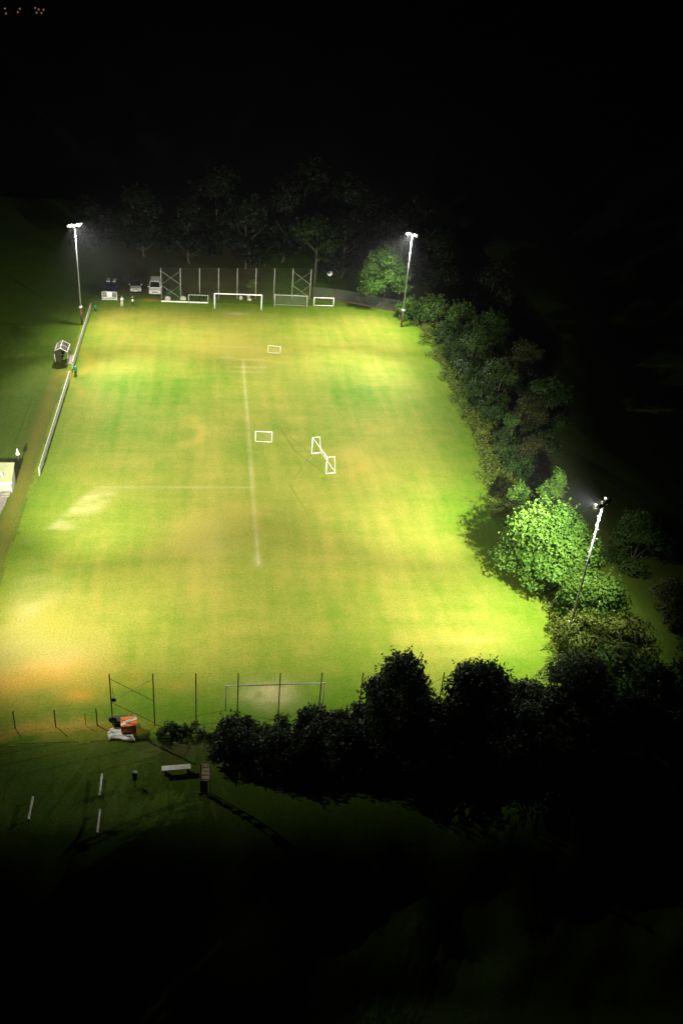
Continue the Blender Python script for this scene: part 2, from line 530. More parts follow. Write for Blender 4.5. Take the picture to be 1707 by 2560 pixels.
# ------------------------------------------------------------------ trees
def leaf_mesh(name, blobs, n, size, seed, m, flat=0.0, core=0):
    """n leaf clusters on a set of ellipsoid boughs: rows of (x, y, z, rx, ry, rz)"""
    r_ = np.random.default_rng(seed)
    B = np.array(blobs, float)
    w = B[:, 3] * B[:, 4] + B[:, 3] * B[:, 5]
    k = r_.choice(len(B), n, p=w / w.sum())
    d = r_.normal(size=(n, 3))
    d /= np.linalg.norm(d, axis=1)[:, None]
    d[:, 2] = np.where(d[:, 2] < -0.35, -d[:, 2] * .6, d[:, 2])
    rad = 0.62 + 0.45 * r_.random(n) ** 0.6
    if core:
        rad[:core * len(B)] = 0.15 + 0.45 * r_.random(min(n, core * len(B)))  # oversized inner leaves added to stop light passing through
    lump = 1 + 0.16 * np.sin(d[:, 0] * 5 + k) * np.cos(d[:, 1] * 6 + 2 * k)
    pos = B[k, :3] + d * B[k, 3:] * (rad * lump)[:, None]
    pos[:, 2] = np.maximum(pos[:, 2], 0.08)
    nrm = d + r_.normal(size=(n, 3)) * 0.55 + np.array([0, 0, 0.35 + flat])
    nrm /= np.linalg.norm(nrm, axis=1)[:, None]
    a = r_.normal(size=(n, 3))
    u = np.cross(nrm, a)
    u /= np.linalg.norm(u, axis=1)[:, None]
    v = np.cross(nrm, u)
    s = size * (0.55 + 0.9 * r_.random(n))[:, None]
    if core:
        s[:core * len(B)] = (0.45 * B[k, 3] * (0.7 + 0.5 * r_.random(n)))[:core * len(B), None]
    asp = (0.6 + 0.4 * r_.random(n))[:, None]
    c0 = pos - u * s
    c1 = pos - v * s * asp * .75 + u * s * .1 + nrm * s * .12
    c2 = pos + u * s * 1.1 - nrm * s * .2
    c3 = pos + v * s * asp * .75 + u * s * .1 + nrm * s * .12
    co = np.stack([c0, c1, c2, c3], 1).reshape(-1, 3)
    # shoots that stand out of the outline
    if core:
        ns = len(B) * 4
        L_ = 9
        kb = r_.choice(len(B), ns)
        dd = r_.normal(size=(ns, 3))
        dd[:, 2] = np.abs(dd[:, 2]) + .5
        dd /= np.linalg.norm(dd, axis=1)[:, None]
        root = B[kb, :3] + dd * B[kb, 3:] * .9
        grow = dd + np.array([0, 0, .7])
        grow /= np.linalg.norm(grow, axis=1)[:, None]
        ln = (.25 + .55 * r_.random(ns)) * np.minimum(B[kb, 3], 1.3)
        tt = np.linspace(.1, 1, L_)
        P_ = (root[:, None] + grow[:, None] * (ln[:, None] * tt)[..., None]).reshape(-1, 3) + r_.normal(size=(ns * L_, 3)) * size * .45
        N_ = r_.normal(size=(ns * L_, 3)) + np.array([0, 0, .3])
        N_ /= np.linalg.norm(N_, axis=1)[:, None]
        U_ = np.cross(N_, r_.normal(size=(ns * L_, 3)))
        U_ /= np.linalg.norm(U_, axis=1)[:, None]
        V_ = np.cross(N_, U_)
        q_ = size * (.5 + .5 * r_.random(ns * L_))[:, None]
        co = np.concatenate([co, np.stack([P_ - U_ * q_, P_ - V_ * q_ * .6, P_ + U_ * q_, P_ + V_ * q_ * .6], 1).reshape(-1, 3)])
        k = np.concatenate([k, np.repeat(kb, L_)])
        n += ns * L_
    me = bpy.data.meshes.new(name)
    me.vertices.add(4 * n)
    me.vertices.foreach_set('co', co.ravel())
    me.loops.add(4 * n)
    me.loops.foreach_set('vertex_index', np.arange(4 * n, dtype=np.int32))
    me.polygons.add(n)
    me.polygons.foreach_set('loop_start', np.arange(0, 4 * n, 4, dtype=np.int32))
    me.update(calc_edges=True)
    bt = r_.random(len(B))
    t = np.clip(0.55 * bt[k] + 0.45 * r_.random(n), 0, 1)
    at = me.attributes.new('tint', 'FLOAT', 'FACE')
    at.data.foreach_set('value', t.astype(np.float32))
    me.materials.append(m)
    return me


def crown_blobs(h, rad, base, seed, n=14, top_pull=1.0):
    r_ = np.random.default_rng(seed)
    out = []
    for i in range(n):
        t = r_.random()
        z = base + (h - base) * (0.12 + 0.76 * t)
        env = rad * math.sqrt(max(0.06, 1 - (2 * t - 0.85) ** 2 / 1.6)) * (1 - 0.45 * t * top_pull)
        a = 2 * math.pi * (i * 0.381966 + 0.1 * r_.random())
        q = env * (0.45 + 0.45 * r_.random())
        br = rad * (0.30 + 0.22 * r_.random())
        out.append((q * math.cos(a), q * math.sin(a), z, br, br * (.8 + .4 * r_.random()), br * (.55 + .3 * r_.random())))
    out.append((0, 0, h - rad * .35, rad * .33, rad * .33, rad * .38))
    return out


def trunk_mesh(mb, h, rad, base, seed, r0):
    r_ = random.Random(seed)
    top = Vector((r_.uniform(-.3, .3), r_.uniform(-.3, .3), h * .78))
    mid = Vector((r_.uniform(-.2, .2), r_.uniform(-.2, .2), max(base, .5)))
    mb.tube([(0, 0, -.15), (0, 0, .2), mid, mid.lerp(top, .5), top], [r0 * 1.5, r0, r0 * .8, r0 * .5, r0 * .15], 8)
    for i in range(6):
        a = i * 2.4 + r_.uniform(-.4, .4)
        s = mid.lerp(top, r_.uniform(0, .6))
        e = s + Vector((math.cos(a) * rad * .7, math.sin(a) * rad * .7, rad * r_.uniform(.25, .7)))
        mb.tube([s, s.lerp(e, .5) + Vector((0, 0, -.1)), e], [r0 * .4, r0 * .25, r0 * .07], 6)
    return mb


def tree(name, label, cat, x, y, h, rad, base, seed, m, n, leaf, group=None, nb=14, rz=0.0, sx=1.0, sy=1.0, flat=0.0, fill=False):
    t = empty(name, (x, y, shade_bank(x)), rz)
    tag(t, label, cat, group)
    blobs = [(bx * sx, by * sy, bz, a * sx, b * sy, c) for bx, by, bz, a, b, c in crown_blobs(h, rad, base, seed, nb)]
    if fill:
        blobs += [(rad * .25 * q, -rad * .2 * q, h * (.52 - .06 * q), rad * .72, rad * .70, h * .40) for q in (-1, 1)] * 2
    me = leaf_mesh('crown', blobs, n, leaf, seed + 100, m, flat, 14)
    c = bpy.data.objects.new('crown', me)
    COL.objects.link(c)
    c.parent = t
    trunk_mesh(MB(), h, rad, base, seed, 0.05 + h * .018).build('trunk', M['bark'], t, smooth=True)
    return t


def recopy(src, label, x, y, rz, s):
    c = copy_tree(src)
    c.location = (x, y, shade_bank(x))
    c.rotation_euler = (0, 0, rz)
    c.scale = (s, s, s * .97)
    c['label'] = label
    return c


def bush(name, label, cat, x, y, blobs, seed, m, n, leaf, group=None):
    t = empty(name, (x, y, shade_bank(x)))
    tag(t, label, cat, group)
    me = leaf_mesh('foliage', blobs, n, leaf, seed, m, 0.0, 14)
    c = bpy.data.objects.new('foliage', me)
    COL.objects.link(c)
    c.parent = t
    r_ = random.Random(seed)
    mb = MB()
    for b in blobs:
        e = Vector(b[:3])
        mb.tube([(e.x * .4, e.y * .4, -.1), (e.x * .7, e.y * .7, e.z * .5), e], [.05, .04, .015], 6)
    mb.build('stems', M['bark'], t)
    return t


def rb(seed, n, sx, sy, h, r):
    r_ = random.Random(seed)
    return [(r_.uniform(-sx, sx), r_.uniform(-sy, sy), h * r_.uniform(.25, .8), r * r_.uniform(.7, 1.2), r * r_.uniform(.7, 1.2), r * r_.uniform(.6, .95)) for _ in range(n)] + [
        (r_.uniform(-sx, sx) * 1.1, r_.uniform(-sy, sy) * 1.1, h * .1 + .15, r * .7, r * .7, r * .45) for _ in range(n // 2)]  # low foot blobs added to stop light leaking under the bushes


# bright sycamore beside the right-hand near mast
tree('sycamore_tree', 'big floodlit leafy tree on the pitch edge beside the unlit-side floodlight mast', 'tree', 26.5, -28.6, 8.0, 4.3, .5, 11, M['leaf_bright'], 22000, .14, nb=26, fill=True)
tree('sycamore_tree', 'smaller floodlit tree wrapped round the foot of the near right floodlight mast', 'tree', 28.4, -35.2, 5.4, 3.0, .3, 12, M['leaf_bright'], 9500, .14, nb=16, fill=True)
tree('birch_tree', 'narrow upright bright green tree rising just beyond the big floodlit tree', 'tree', 29.4, -20.4, 7.4, 1.7, .6, 13, M['leaf_bright'], 2200, .16, nb=12)
tree('sapling_tree', 'pair of small pale saplings at the pitch edge beside the dark tree shadow', 'tree', 26.6, -18.2, 4.4, 1.5, .9, 14, M['leaf_bright'], 1200, .15, nb=8)
bush('shrub', 'wide olive green shrub beside the low white box on the near right mast', 'shrub', 28.4, -39.8, rb(5, 16, 3.0, 2.4, 3.4, 1.5), 15, M['leaf_olive'], 10000, .11)
bush('shrub', 'green shrub darkening towards the black corner at the pitch’s near right', 'shrub', 28.6, -44.2, rb(6, 12, 3.0, 2.0, 3.4, 1.5), 16, M['leaf_mid'], 3200, .17)
bush('shrub', 'yellowish brown low shrub in shade between big floodlit tree and pitch', 'shrub', 25.6, -36.0, rb(7, 7, .9, 1.9, 1.3, .7), 17, M['leaf_olive'], 1300, .12)

# trees and bushes in the far right corner
tree('corner_tree', 'bright green layered tree lit from above by the far right floodlight mast', 'tree', 24.0, 48.3, 9.6, 4.4, .0, 21, M['leaf_bright'], 9000, .19, nb=24, flat=.6)
bush('bush', 'dim bush behind the low mesh fence under the bright corner tree', 'bush', 22.4, 49.2, rb(18, 14, 2.6, .9, 2.4, .9), 25, M['leaf_band'], 2200, .16)
bush('bush', 'green bush right behind the foot of the far right floodlight mast', 'bush', 27.0, 42.8, rb(8, 8, 1.2, 1.1, 3.4, 1.2), 22, M['leaf_bright'], 1800, .18)
bush('bush', 'larger grey green bush right of the far right floodlight mast', 'bush', 30.2, 41.6, rb(9, 12, 1.6, 1.8, 4.6, 1.6), 23, M['leaf_mid'], 2600, .2)
bush('bush', 'third bush along from the far right mast with pale leaves facing the pitch', 'bush', 33.4, 37.8, rb(10, 12, 1.4, 2.2, 5.0, 1.5), 24, M['leaf_mid'], 2600, .2)

# trees along the right boundary
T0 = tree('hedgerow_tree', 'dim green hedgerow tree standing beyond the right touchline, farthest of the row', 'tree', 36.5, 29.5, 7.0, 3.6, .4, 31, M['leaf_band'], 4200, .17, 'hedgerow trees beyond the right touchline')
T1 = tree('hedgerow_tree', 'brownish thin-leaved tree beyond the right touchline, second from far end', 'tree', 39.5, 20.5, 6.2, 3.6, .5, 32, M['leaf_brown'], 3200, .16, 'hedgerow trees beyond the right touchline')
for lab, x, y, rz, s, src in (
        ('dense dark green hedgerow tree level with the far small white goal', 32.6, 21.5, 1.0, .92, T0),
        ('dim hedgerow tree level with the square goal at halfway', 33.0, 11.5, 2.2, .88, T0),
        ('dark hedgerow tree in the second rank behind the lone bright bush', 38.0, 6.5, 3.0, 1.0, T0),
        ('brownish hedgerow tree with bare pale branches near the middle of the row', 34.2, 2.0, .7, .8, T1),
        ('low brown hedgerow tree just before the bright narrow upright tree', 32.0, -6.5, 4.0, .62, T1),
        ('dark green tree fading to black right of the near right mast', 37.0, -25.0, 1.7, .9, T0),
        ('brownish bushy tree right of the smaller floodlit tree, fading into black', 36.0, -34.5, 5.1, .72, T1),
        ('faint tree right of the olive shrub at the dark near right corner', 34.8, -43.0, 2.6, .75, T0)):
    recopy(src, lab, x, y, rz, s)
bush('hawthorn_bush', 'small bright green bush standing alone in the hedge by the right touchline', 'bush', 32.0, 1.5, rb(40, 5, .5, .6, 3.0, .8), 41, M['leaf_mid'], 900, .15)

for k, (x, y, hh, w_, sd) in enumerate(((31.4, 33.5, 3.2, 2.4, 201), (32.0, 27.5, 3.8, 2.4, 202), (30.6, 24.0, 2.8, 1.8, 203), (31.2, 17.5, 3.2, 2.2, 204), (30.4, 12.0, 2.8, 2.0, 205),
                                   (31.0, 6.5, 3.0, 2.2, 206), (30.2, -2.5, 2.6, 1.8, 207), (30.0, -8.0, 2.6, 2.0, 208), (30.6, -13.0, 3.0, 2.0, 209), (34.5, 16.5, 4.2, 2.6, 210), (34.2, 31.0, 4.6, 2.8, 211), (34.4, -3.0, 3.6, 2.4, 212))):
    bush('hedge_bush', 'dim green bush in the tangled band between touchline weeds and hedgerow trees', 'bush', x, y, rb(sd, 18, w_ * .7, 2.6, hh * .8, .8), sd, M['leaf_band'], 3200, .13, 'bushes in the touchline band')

# undergrowth along the right touchline: a ragged strip
ub = []
r0_ = random.Random(3)
yy = -41.0
while yy < 43:
    xe = float(edge_right(np.array(yy)))
    for k in range(3):
        q = r0_.random()
        ub.append((xe + .1 + q * 3.6 + .5 * math.sin(yy * .9) + .4 * math.sin(yy * 2.3), yy + r0_.uniform(-.5, .5), .12 + q * .6, r0_.uniform(.35, .85), r0_.uniform(.35, .85), r0_.uniform(.25, .8)))
    yy += .55
me = leaf_mesh('undergrowth', ub, 24000, .10, 51, M['leaf_olive'])
o = bpy.data.objects.new('undergrowth', me)
COL.objects.link(o)
tag(o, 'ragged olive weeds and brambles along the right touchline', 'undergrowth', kind='stuff')

# dark hedge and trees along the near goal line
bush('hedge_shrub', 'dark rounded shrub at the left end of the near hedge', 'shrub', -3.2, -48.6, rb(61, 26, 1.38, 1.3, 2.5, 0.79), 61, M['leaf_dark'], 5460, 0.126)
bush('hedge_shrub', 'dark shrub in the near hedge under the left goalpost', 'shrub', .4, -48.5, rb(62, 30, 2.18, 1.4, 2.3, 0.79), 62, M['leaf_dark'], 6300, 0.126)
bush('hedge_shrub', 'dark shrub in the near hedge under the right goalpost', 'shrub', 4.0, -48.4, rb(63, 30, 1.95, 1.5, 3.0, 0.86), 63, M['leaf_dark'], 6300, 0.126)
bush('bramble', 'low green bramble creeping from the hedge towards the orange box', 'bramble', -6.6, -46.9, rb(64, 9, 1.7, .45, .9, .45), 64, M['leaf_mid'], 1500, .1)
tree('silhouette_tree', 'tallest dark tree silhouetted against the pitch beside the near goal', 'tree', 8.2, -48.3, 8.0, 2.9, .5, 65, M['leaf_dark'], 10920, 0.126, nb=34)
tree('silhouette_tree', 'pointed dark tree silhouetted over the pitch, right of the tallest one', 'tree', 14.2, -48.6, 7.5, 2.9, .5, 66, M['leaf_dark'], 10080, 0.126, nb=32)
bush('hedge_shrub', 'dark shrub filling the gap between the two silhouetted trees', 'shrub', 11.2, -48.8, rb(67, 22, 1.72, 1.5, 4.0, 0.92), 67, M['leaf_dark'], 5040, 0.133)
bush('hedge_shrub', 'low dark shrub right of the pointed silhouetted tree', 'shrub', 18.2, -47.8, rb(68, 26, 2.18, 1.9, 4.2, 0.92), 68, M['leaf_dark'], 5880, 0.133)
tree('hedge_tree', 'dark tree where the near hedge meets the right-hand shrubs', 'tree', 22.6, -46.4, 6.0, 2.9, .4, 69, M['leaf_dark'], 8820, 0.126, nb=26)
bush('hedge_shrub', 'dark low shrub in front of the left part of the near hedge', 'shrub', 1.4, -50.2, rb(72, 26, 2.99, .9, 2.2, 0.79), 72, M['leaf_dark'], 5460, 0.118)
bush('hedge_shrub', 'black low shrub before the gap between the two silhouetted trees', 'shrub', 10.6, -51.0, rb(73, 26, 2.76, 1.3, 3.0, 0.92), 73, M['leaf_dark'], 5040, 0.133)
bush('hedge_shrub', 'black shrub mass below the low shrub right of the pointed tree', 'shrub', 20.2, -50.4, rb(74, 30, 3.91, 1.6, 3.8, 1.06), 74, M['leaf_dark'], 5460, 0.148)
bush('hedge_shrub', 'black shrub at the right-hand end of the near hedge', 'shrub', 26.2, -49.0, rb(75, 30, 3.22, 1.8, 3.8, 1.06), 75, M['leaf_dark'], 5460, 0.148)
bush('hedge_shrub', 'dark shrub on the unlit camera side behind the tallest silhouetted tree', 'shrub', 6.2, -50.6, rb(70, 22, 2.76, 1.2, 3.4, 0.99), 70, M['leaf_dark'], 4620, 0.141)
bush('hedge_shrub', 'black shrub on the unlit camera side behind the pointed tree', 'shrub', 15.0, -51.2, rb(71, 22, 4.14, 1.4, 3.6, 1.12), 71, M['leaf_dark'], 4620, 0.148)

bush('hedge_shrub', 'low shrub added to block light on the pitch side of the tallest silhouetted tree', 'shrub', 7.0, -47.2, rb(76, 22, 2.6, .5, 1.9, .75), 76, M['leaf_dark'], 3600, .13)  # this and the next two: added, mostly hidden, to stop light under the hedge
bush('hedge_shrub', 'low shrub added to block light on the pitch side of the pointed silhouetted tree', 'shrub', 13.6, -47.2, rb(77, 24, 3.0, .5, 2.0, .75), 77, M['leaf_dark'], 3600, .13)
bush('hedge_shrub', 'low shrub added to block light between the pitch corner and the right-hand end of the hedge', 'shrub', 20.4, -46.0, rb(78, 24, 3.0, .6, 2.2, .8), 78, M['leaf_dark'], 3600, .13)

# wood behind the far fence
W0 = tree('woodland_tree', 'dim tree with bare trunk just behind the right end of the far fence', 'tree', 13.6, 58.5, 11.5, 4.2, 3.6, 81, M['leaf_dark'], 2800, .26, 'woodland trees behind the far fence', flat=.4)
W1 = tree('woodland_tree', 'dark woodland tree behind the far fence, lack of light coloured into its leaves', 'tree', 2.0, 66, 11.5, 5.6, .3, 82, M['leaf_black'], 3800, .3, 'woodland trees behind the far fence')
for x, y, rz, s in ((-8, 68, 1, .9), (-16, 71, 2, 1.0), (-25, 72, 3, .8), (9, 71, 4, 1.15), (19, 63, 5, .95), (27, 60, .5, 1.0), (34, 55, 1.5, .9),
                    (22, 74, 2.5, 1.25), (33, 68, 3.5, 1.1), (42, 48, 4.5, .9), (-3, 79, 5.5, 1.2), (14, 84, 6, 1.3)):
    recopy(W1, 'dark woodland tree behind the far fence, lack of light coloured into its leaves', x, y, rz, s)


# ------------------------------------------------------------------ floodlight masts
def aim(direction):
    return Vector(direction).to_track_quat('-Z', 'Y')


def mast(label, x, y, sx, sy, climb, lamps):
    """sx, sy: signs of the way in to the pitch centre"""
    t = empty('floodlight_mast', (x, y, 0))
    tag(t, label, 'floodlight mast', 'floodlight masts at the pitch corners')
    H = 14.4
    MB().tube([(0, 0, -.1), (0, 0, 2.55)], [.16, .13], 10).build('base_post', M['rust'], t, smooth=True)
    MB().box((0, 0, 2.7), (.42, .34, .26)).build('hinge_box', M['white'], t, bevel=.03)
    MB().tube([(0, 0, 2.83), (0, 0, 8.5), (0, 0, H)], [.10, .075, .05], 10).build('pole', M['steel'], t, smooth=True)
    if climb:
        for k in range(26):
            z = 3.2 + k * .42
            a = .09 if k % 2 else -.09
            MB().tube([(a * .6, 0, z), (a * 2.6, 0, z)], .012, 6).build('climbing_peg', M['steel'], t)
    A = Vector((.56, .47 * (1 if sx * sy < 0 else -1), 0))
    MB().tube([-A + Vector((0, 0, H)), A + Vector((0, 0, H))], .05, 8).build('crossarm', M['dimwhite'], t)
    heads = [(-A, 0), (-A * .62, 1), (A * .05, 2), (A * .62, 3), (A, 4)]  # centre head is an addition that evens out the light
    tx = {i: (l[0] * sx, l[1] * sy) for i, l in enumerate(lamps)}
    for p, i in heads:
        pos = p + Vector((0, 0, H - .02))
        d = (Vector((*tx[i], 0)) - pos).normalized()
        q = d.to_track_quat('-Z', 'Y')
        mb = MB()
        ml = MB()
        m3 = q.to_matrix()
        prof = [(.06, .26), (.13, .22), (.21, .10), (.26, -.05)]
        n = 14
        vs, fs = [], []
        for r_, z in prof + [(.245, -.05), (.19, .08)]:
            for k in range(n):
                a = 2 * math.pi * k / n
                vs.append(m3 @ Vector((r_ * math.cos(a), r_ * .8 * math.sin(a), z)) + pos)
        for j in range(5):
            for k in range(n):
                k2 = (k + 1) % n
                fs.append((j * n + k, j * n + k2, (j + 1) * n + k2, (j + 1) * n + k))
        fs.append(tuple(range(n)))
        mb.add(vs, fs)
        h_ = mb.build('floodlight', M['dimwhite'], t, smooth=True)
        vs = [m3 @ Vector((.20 * math.cos(2 * math.pi * k / n), .16 * math.sin(2 * math.pi * k / n), .02)) + pos for k in range(n)]
        vs2 = [m3 @ Vector((.20 * math.cos(2 * math.pi * k / n), .16 * math.sin(2 * math.pi * k / n), .0)) + pos for k in range(n)]
        ml.add(vs + vs2, [tuple(range(n)), tuple(range(n, 2 * n))] + [(k, (k + 1) % n, n + (k + 1) % n, n + k) for k in range(n)])
        ml.build('lens', M['lens'], h_)
        for sd_ in (-1, 1):
            c4 = [Vector((sd_ * .265, -.18, -.03)), Vector((sd_ * .265, .18, -.03)), Vector((sd_ * .34, .21, -.22)), Vector((sd_ * .34, -.21, -.22))]
            MB().hexa([m3 @ v + pos for v in c4], [m3 @ (v + Vector((sd_ * .012, 0, 0))) + pos for v in c4]).build('visor', M['white'], h_)
        ld = bpy.data.lights.new('flood_lamp', 'SPOT')
        ld.energy = K_W * lamps[i][3]
        ld.color = LAMP_COL
        ld.spot_size = R(lamps[i][2])
        ld.spot_blend = 1.0
        ld.shadow_soft_size = .07
        lo = bpy.data.objects.new('flood_lamp', ld)
        COL.objects.link(lo)
        lo.location = pos + d * .34
        lo.rotation_mode = 'QUATERNION'
        lo.rotation_quaternion = q
        lo.parent = t
    return t


mast('far left floodlight mast behind the white barrier, lamps facing the camera', -22.9, 35.6, 1, -1, False, FAR_LEFT)
mast('far right floodlight mast lighting the bright corner tree', 25.3, 38.8, -1, -1, False, FAR_RIGHT)
mast('near right floodlight mast with climbing pegs, seen from behind above the leafy trees', 25.2, -38.2, -1, 1, True, NEAR_RIGHT)
mast('near left floodlight mast outside the picture beside the orange dry grass', -23.2, -37.9, 1, 1, True, NEAR_LEFT)


# ------------------------------------------------------------------ goals
def net_lines(mb, origin, u, v, nu, nv, r=.006):
    o_, u, v = Vector(origin), Vector(u), Vector(v)
    for i in range(nu + 1):
        mb.tube([o_ + u * i / nu, o_ + u * i / nu + v], r, 3, False)
    for j in range(nv + 1):
        mb.tube([o_ + v * j / nv, o_ + v * j / nv + u], r, 3, False)


def goal(label, x, y, rz, w, h, r, back=None, ground=False, net=False, m='white', group=None, rb_=None):
    t = empty('goal', (x, y, 0), rz)
    tag(t, label, 'goal', group)
    mt = M[m]
    rb_ = rb_ or r * .7
    for s in (-1, 1):
        MB().tube([(s * w / 2, 0, 0), (s * w / 2, 0, h - r)], r, 10).build('post', mt, t, smooth=True)
    MB().tube([(-w / 2 - r, 0, h), (w / 2 + r, 0, h)], r, 10).build('crossbar', mt, t, smooth=True)
    if back:
        dt, db = back
        for s in (-1, 1):
            MB().tube([(s * w / 2, r, h), (s * w / 2, dt, h), (s * w / 2, db, rb_)], rb_, 8).build('stanchion', mt, t, smooth=True)
        mb = MB()
        for s in (-1, 1):
            mb.tube([(s * w / 2, r, rb_), (s * w / 2, db, rb_)], r * .9, 8)
        mb.tube([(-w / 2, db + rb_, rb_), (w / 2, db + rb_, rb_)], rb_, 8)
        mb.build('ground_frame', mt, t, smooth=True)
        if net:
            mb = MB()
            nu = int(w / .16)
            net_lines(mb, (-w / 2, dt, h), (w, 0, 0), (0, db - dt, -h + .05), nu, int(h / .16))
            for s in (-1, 1):
                net_lines(mb, (s * w / 2, 0, 0.03), (0, db, 0), (0, 0, h * .75), int(db / .16), int(h / .2))
            mb.build('net', M['net'], t)
    elif ground:
        if net:
            mb = MB()
            net_lines(mb, (-w / 2, .02, h - .02), (w, 0, 0), (0, .28, -h + .06), int(w / .13), int(h / .13), .003)
            mb.build('net', M['net'], t)
            for s in (-1, 1):
                MB().tube([(s * w / 2, r, r), (s * w / 2, .35, r * .7)], r * .6, 6).build('foot', mt, t)
        MB().tube([(-w / 2 + r, 0, r), (w / 2 - r, 0, r)], r * .9, 8).build('ground_bar', mt, t, smooth=True)
    return t


goal('full-size white goal on the far goal line', 0, 44.4, 0, 7.32, 2.44, .085)
goal('full-size white goal on the near goal line, behind the dark fence posts', 0, -44.4, 0, 7.32, 2.44, .05, m='dimwhite')
goal('medium white goal with net standing right of the far full-size goal', 8.45, 45.9, -.03, 5.2, 2.05, .06, (.5, 1.2), net=True, m='dimwhite')
goal('small white goal with bottom bar at the right end of the far goal line', 13.95, 47.4, 0, 3.2, 1.35, .07, ground=True)
goal('small thin white goal before the far fence, left of the full-size goal', -6.2, 46.6, 0, 3.05, 1.35, .05, ground=True, m='dimwhite')
goal('small faint goal out on the far half of the pitch', 4.55, 26.6, -.12, 1.75, 1.05, .026, ground=True, net=True)
goal('small white square goal standing by the worn centre line near halfway', 1.55, -.8, -.08, 1.9, 1.33, .032, ground=True, net=True)
ang = math.atan2(-8.3 + 3.62, 8.02 - 6.9)
goal('white box-frame goal turned sideways right of the centre line', 7.45, -5.95, ang, 4.8, 2.08, .046, (.85, 1.12), rb_=.032)

b_ = MB()
b_.box((0, 0, .09), (7.4, .14, .16))
o = b_.build('goal_beam', M['white'], None, bevel=.02, loc=(-8.3, 46.85, 0))
tag(o, 'long white beam lying in the grass before the left half of the far fence', 'beam')


# ------------------------------------------------------------------ fences
def ball_fence(label, pts, h, mpost, mnet, r, net_r, brace_bays, cell=.2, hang=False):
    t = empty('ball_stop_fence', (pts[0][0], pts[0][1], 0))
    tag(t, label, 'fence')
    L = [Vector((p[0] - pts[0][0], p[1] - pts[0][1], 0)) for p in pts]
    for p in L:
        MB().tube([p + Vector((0, 0, -.1)), p + Vector((0, 0, h))], r, 8).build('post', mpost, t, smooth=True)
    for i in brace_bays:
        bt = r * .42
        a, b = L[i], L[i + 1]
        for z1, z0 in ((h * .91, h * .47), (h * .45, .15)):
            MB().tube([a + Vector((0, 0, z1)), b + Vector((0, 0, z0))], bt, 6).build('brace', mpost, t)
            MB().tube([b + Vector((0, -.04, z1)), a + Vector((0, -.04, z0))], .014, 6).build('tie_wire', M['steel'], t)
    mb = MB()
    for a, b in zip(L[:-1], L[1:]):
        n = max(1, int((b - a).length / cell))
        net_lines(mb, a + Vector((0, .05, .05)), b - a, (0, 0, h - .1), n, int(h / cell), net_r)
    for z in (h - .02, h * .5):
        mb.tube([p + Vector((0, .05, z)) for p in L], net_r * 2, 4)
    mb.build('net', mnet, t)
    return t


FP = [(-12.0 + 3.0 * i, 48.1 + .34 * i) for i in range(9)]
ball_fence('tall pale-post ball fence behind the far goal', FP, 5.0, M['dimwhite'], M['darknet'], .045, .0018, (0, 7))
NP = [(-11.8 + 2.985 * i, -45.5 - .1 * i) for i in range(9)]
ball_fence('tall dark-post ball fence behind the near goal, half hidden by the hedge', NP, 4.9, M['rust'], M['darknet'], .045, .0012, (0, 7))

cf = empty('boundary_fence', (12.6, 50.9, 0))
tag(cf, 'low dark mesh fence curving round the far right corner', 'fence')
CP = [Vector(p) for p in ((0, 0, 0), (3.8, -.7, 0), (7.3, -2.2, 0), (10.5, -3.9, 0), (13.4, -5.3, 0))]
mb = MB()
for a, b in zip(CP[:-1], CP[1:]):
    net_lines(mb, a + Vector((0, 0, .05)), b - a, (0, 0, 1.9), int((b - a).length / .12), 16, .012)
mb.build('mesh_panel', M['darknet'], cf)
for p in CP:
    MB().tube([p, p + Vector((0, 0, 2.05))], .05, 8).build('post', M['darkwood'], cf)
mb = MB()
for a, b in zip(CP[:-1], CP[1:]):
    mb.box(((a + b) / 2)[:2] + (.16,), ((b - a).length, .06, .3), math.atan2((b - a).y, (b - a).x)) if False else \
        mb.box(Vector(((a.x + b.x) / 2, (a.y + b.y) / 2 - .06, .16)), ((b - a).length - .02, .06, .3), math.atan2((b - a).y, (b - a).x))
mb.build('kickboard', M['darkwood'], cf)

lf = empty('post_fence', (-21.5, -45.5, 0))
tag(lf, 'short dark post and wire fence left of the near ball fence', 'fence')
for px_, hh in ((0, 1.65), (2.9, 1.65), (5.7, 1.65), (8.6, 1.65), (7.8, 1.2)):
    MB().tube([(px_, 0, -.1), (px_, 0, hh)], .045 if hh > 1.3 else .025, 8).build('post', M['rust'], lf)
mb = MB()
for z in (.5, 1.0, 1.55):
    mb.tube([(0, .05, z), (9.7, .05, z)], .004, 4)
mb.build('wire', M['steel'], lf)


# ------------------------------------------------------------------ touchline barrier
def barrier(label, y0, y1, bays, white_from):
    t = empty('pitch_barrier', (-22.25, y1, 0))
    tag(t, label, 'barrier')
    L = y0 - y1
    n = bays
    for i in range(n + 1):
        MB().box((-.06, L * i / n, .5), (.08, .08, 1.0)).build('post', M['dimwhite'], t)
    for i in range(n):
        ya, yb = L * i / n + .06, L * (i + 1) / n - .06
        m = M['dimwhite'] if white_from(y1 + (ya + yb) / 2) else M['greygreen']
        MB().box((.01, (ya + yb) / 2, .55), (.04, yb - ya, .72)).build('panel', m, t, bevel=.01)
    MB().box((0, L / 2, 1.03), (.10, L + .1, .05)).build('top_rail', M['dimwhite'], t, bevel=.012)
    return t


barrier('far length of the white-railed touchline barrier', 42.0, 19.4, 9, lambda y: False)
barrier('near length of the touchline barrier with white boards, beyond the hut', 16.1, -9.0, 10, lambda y: y > 1.5)


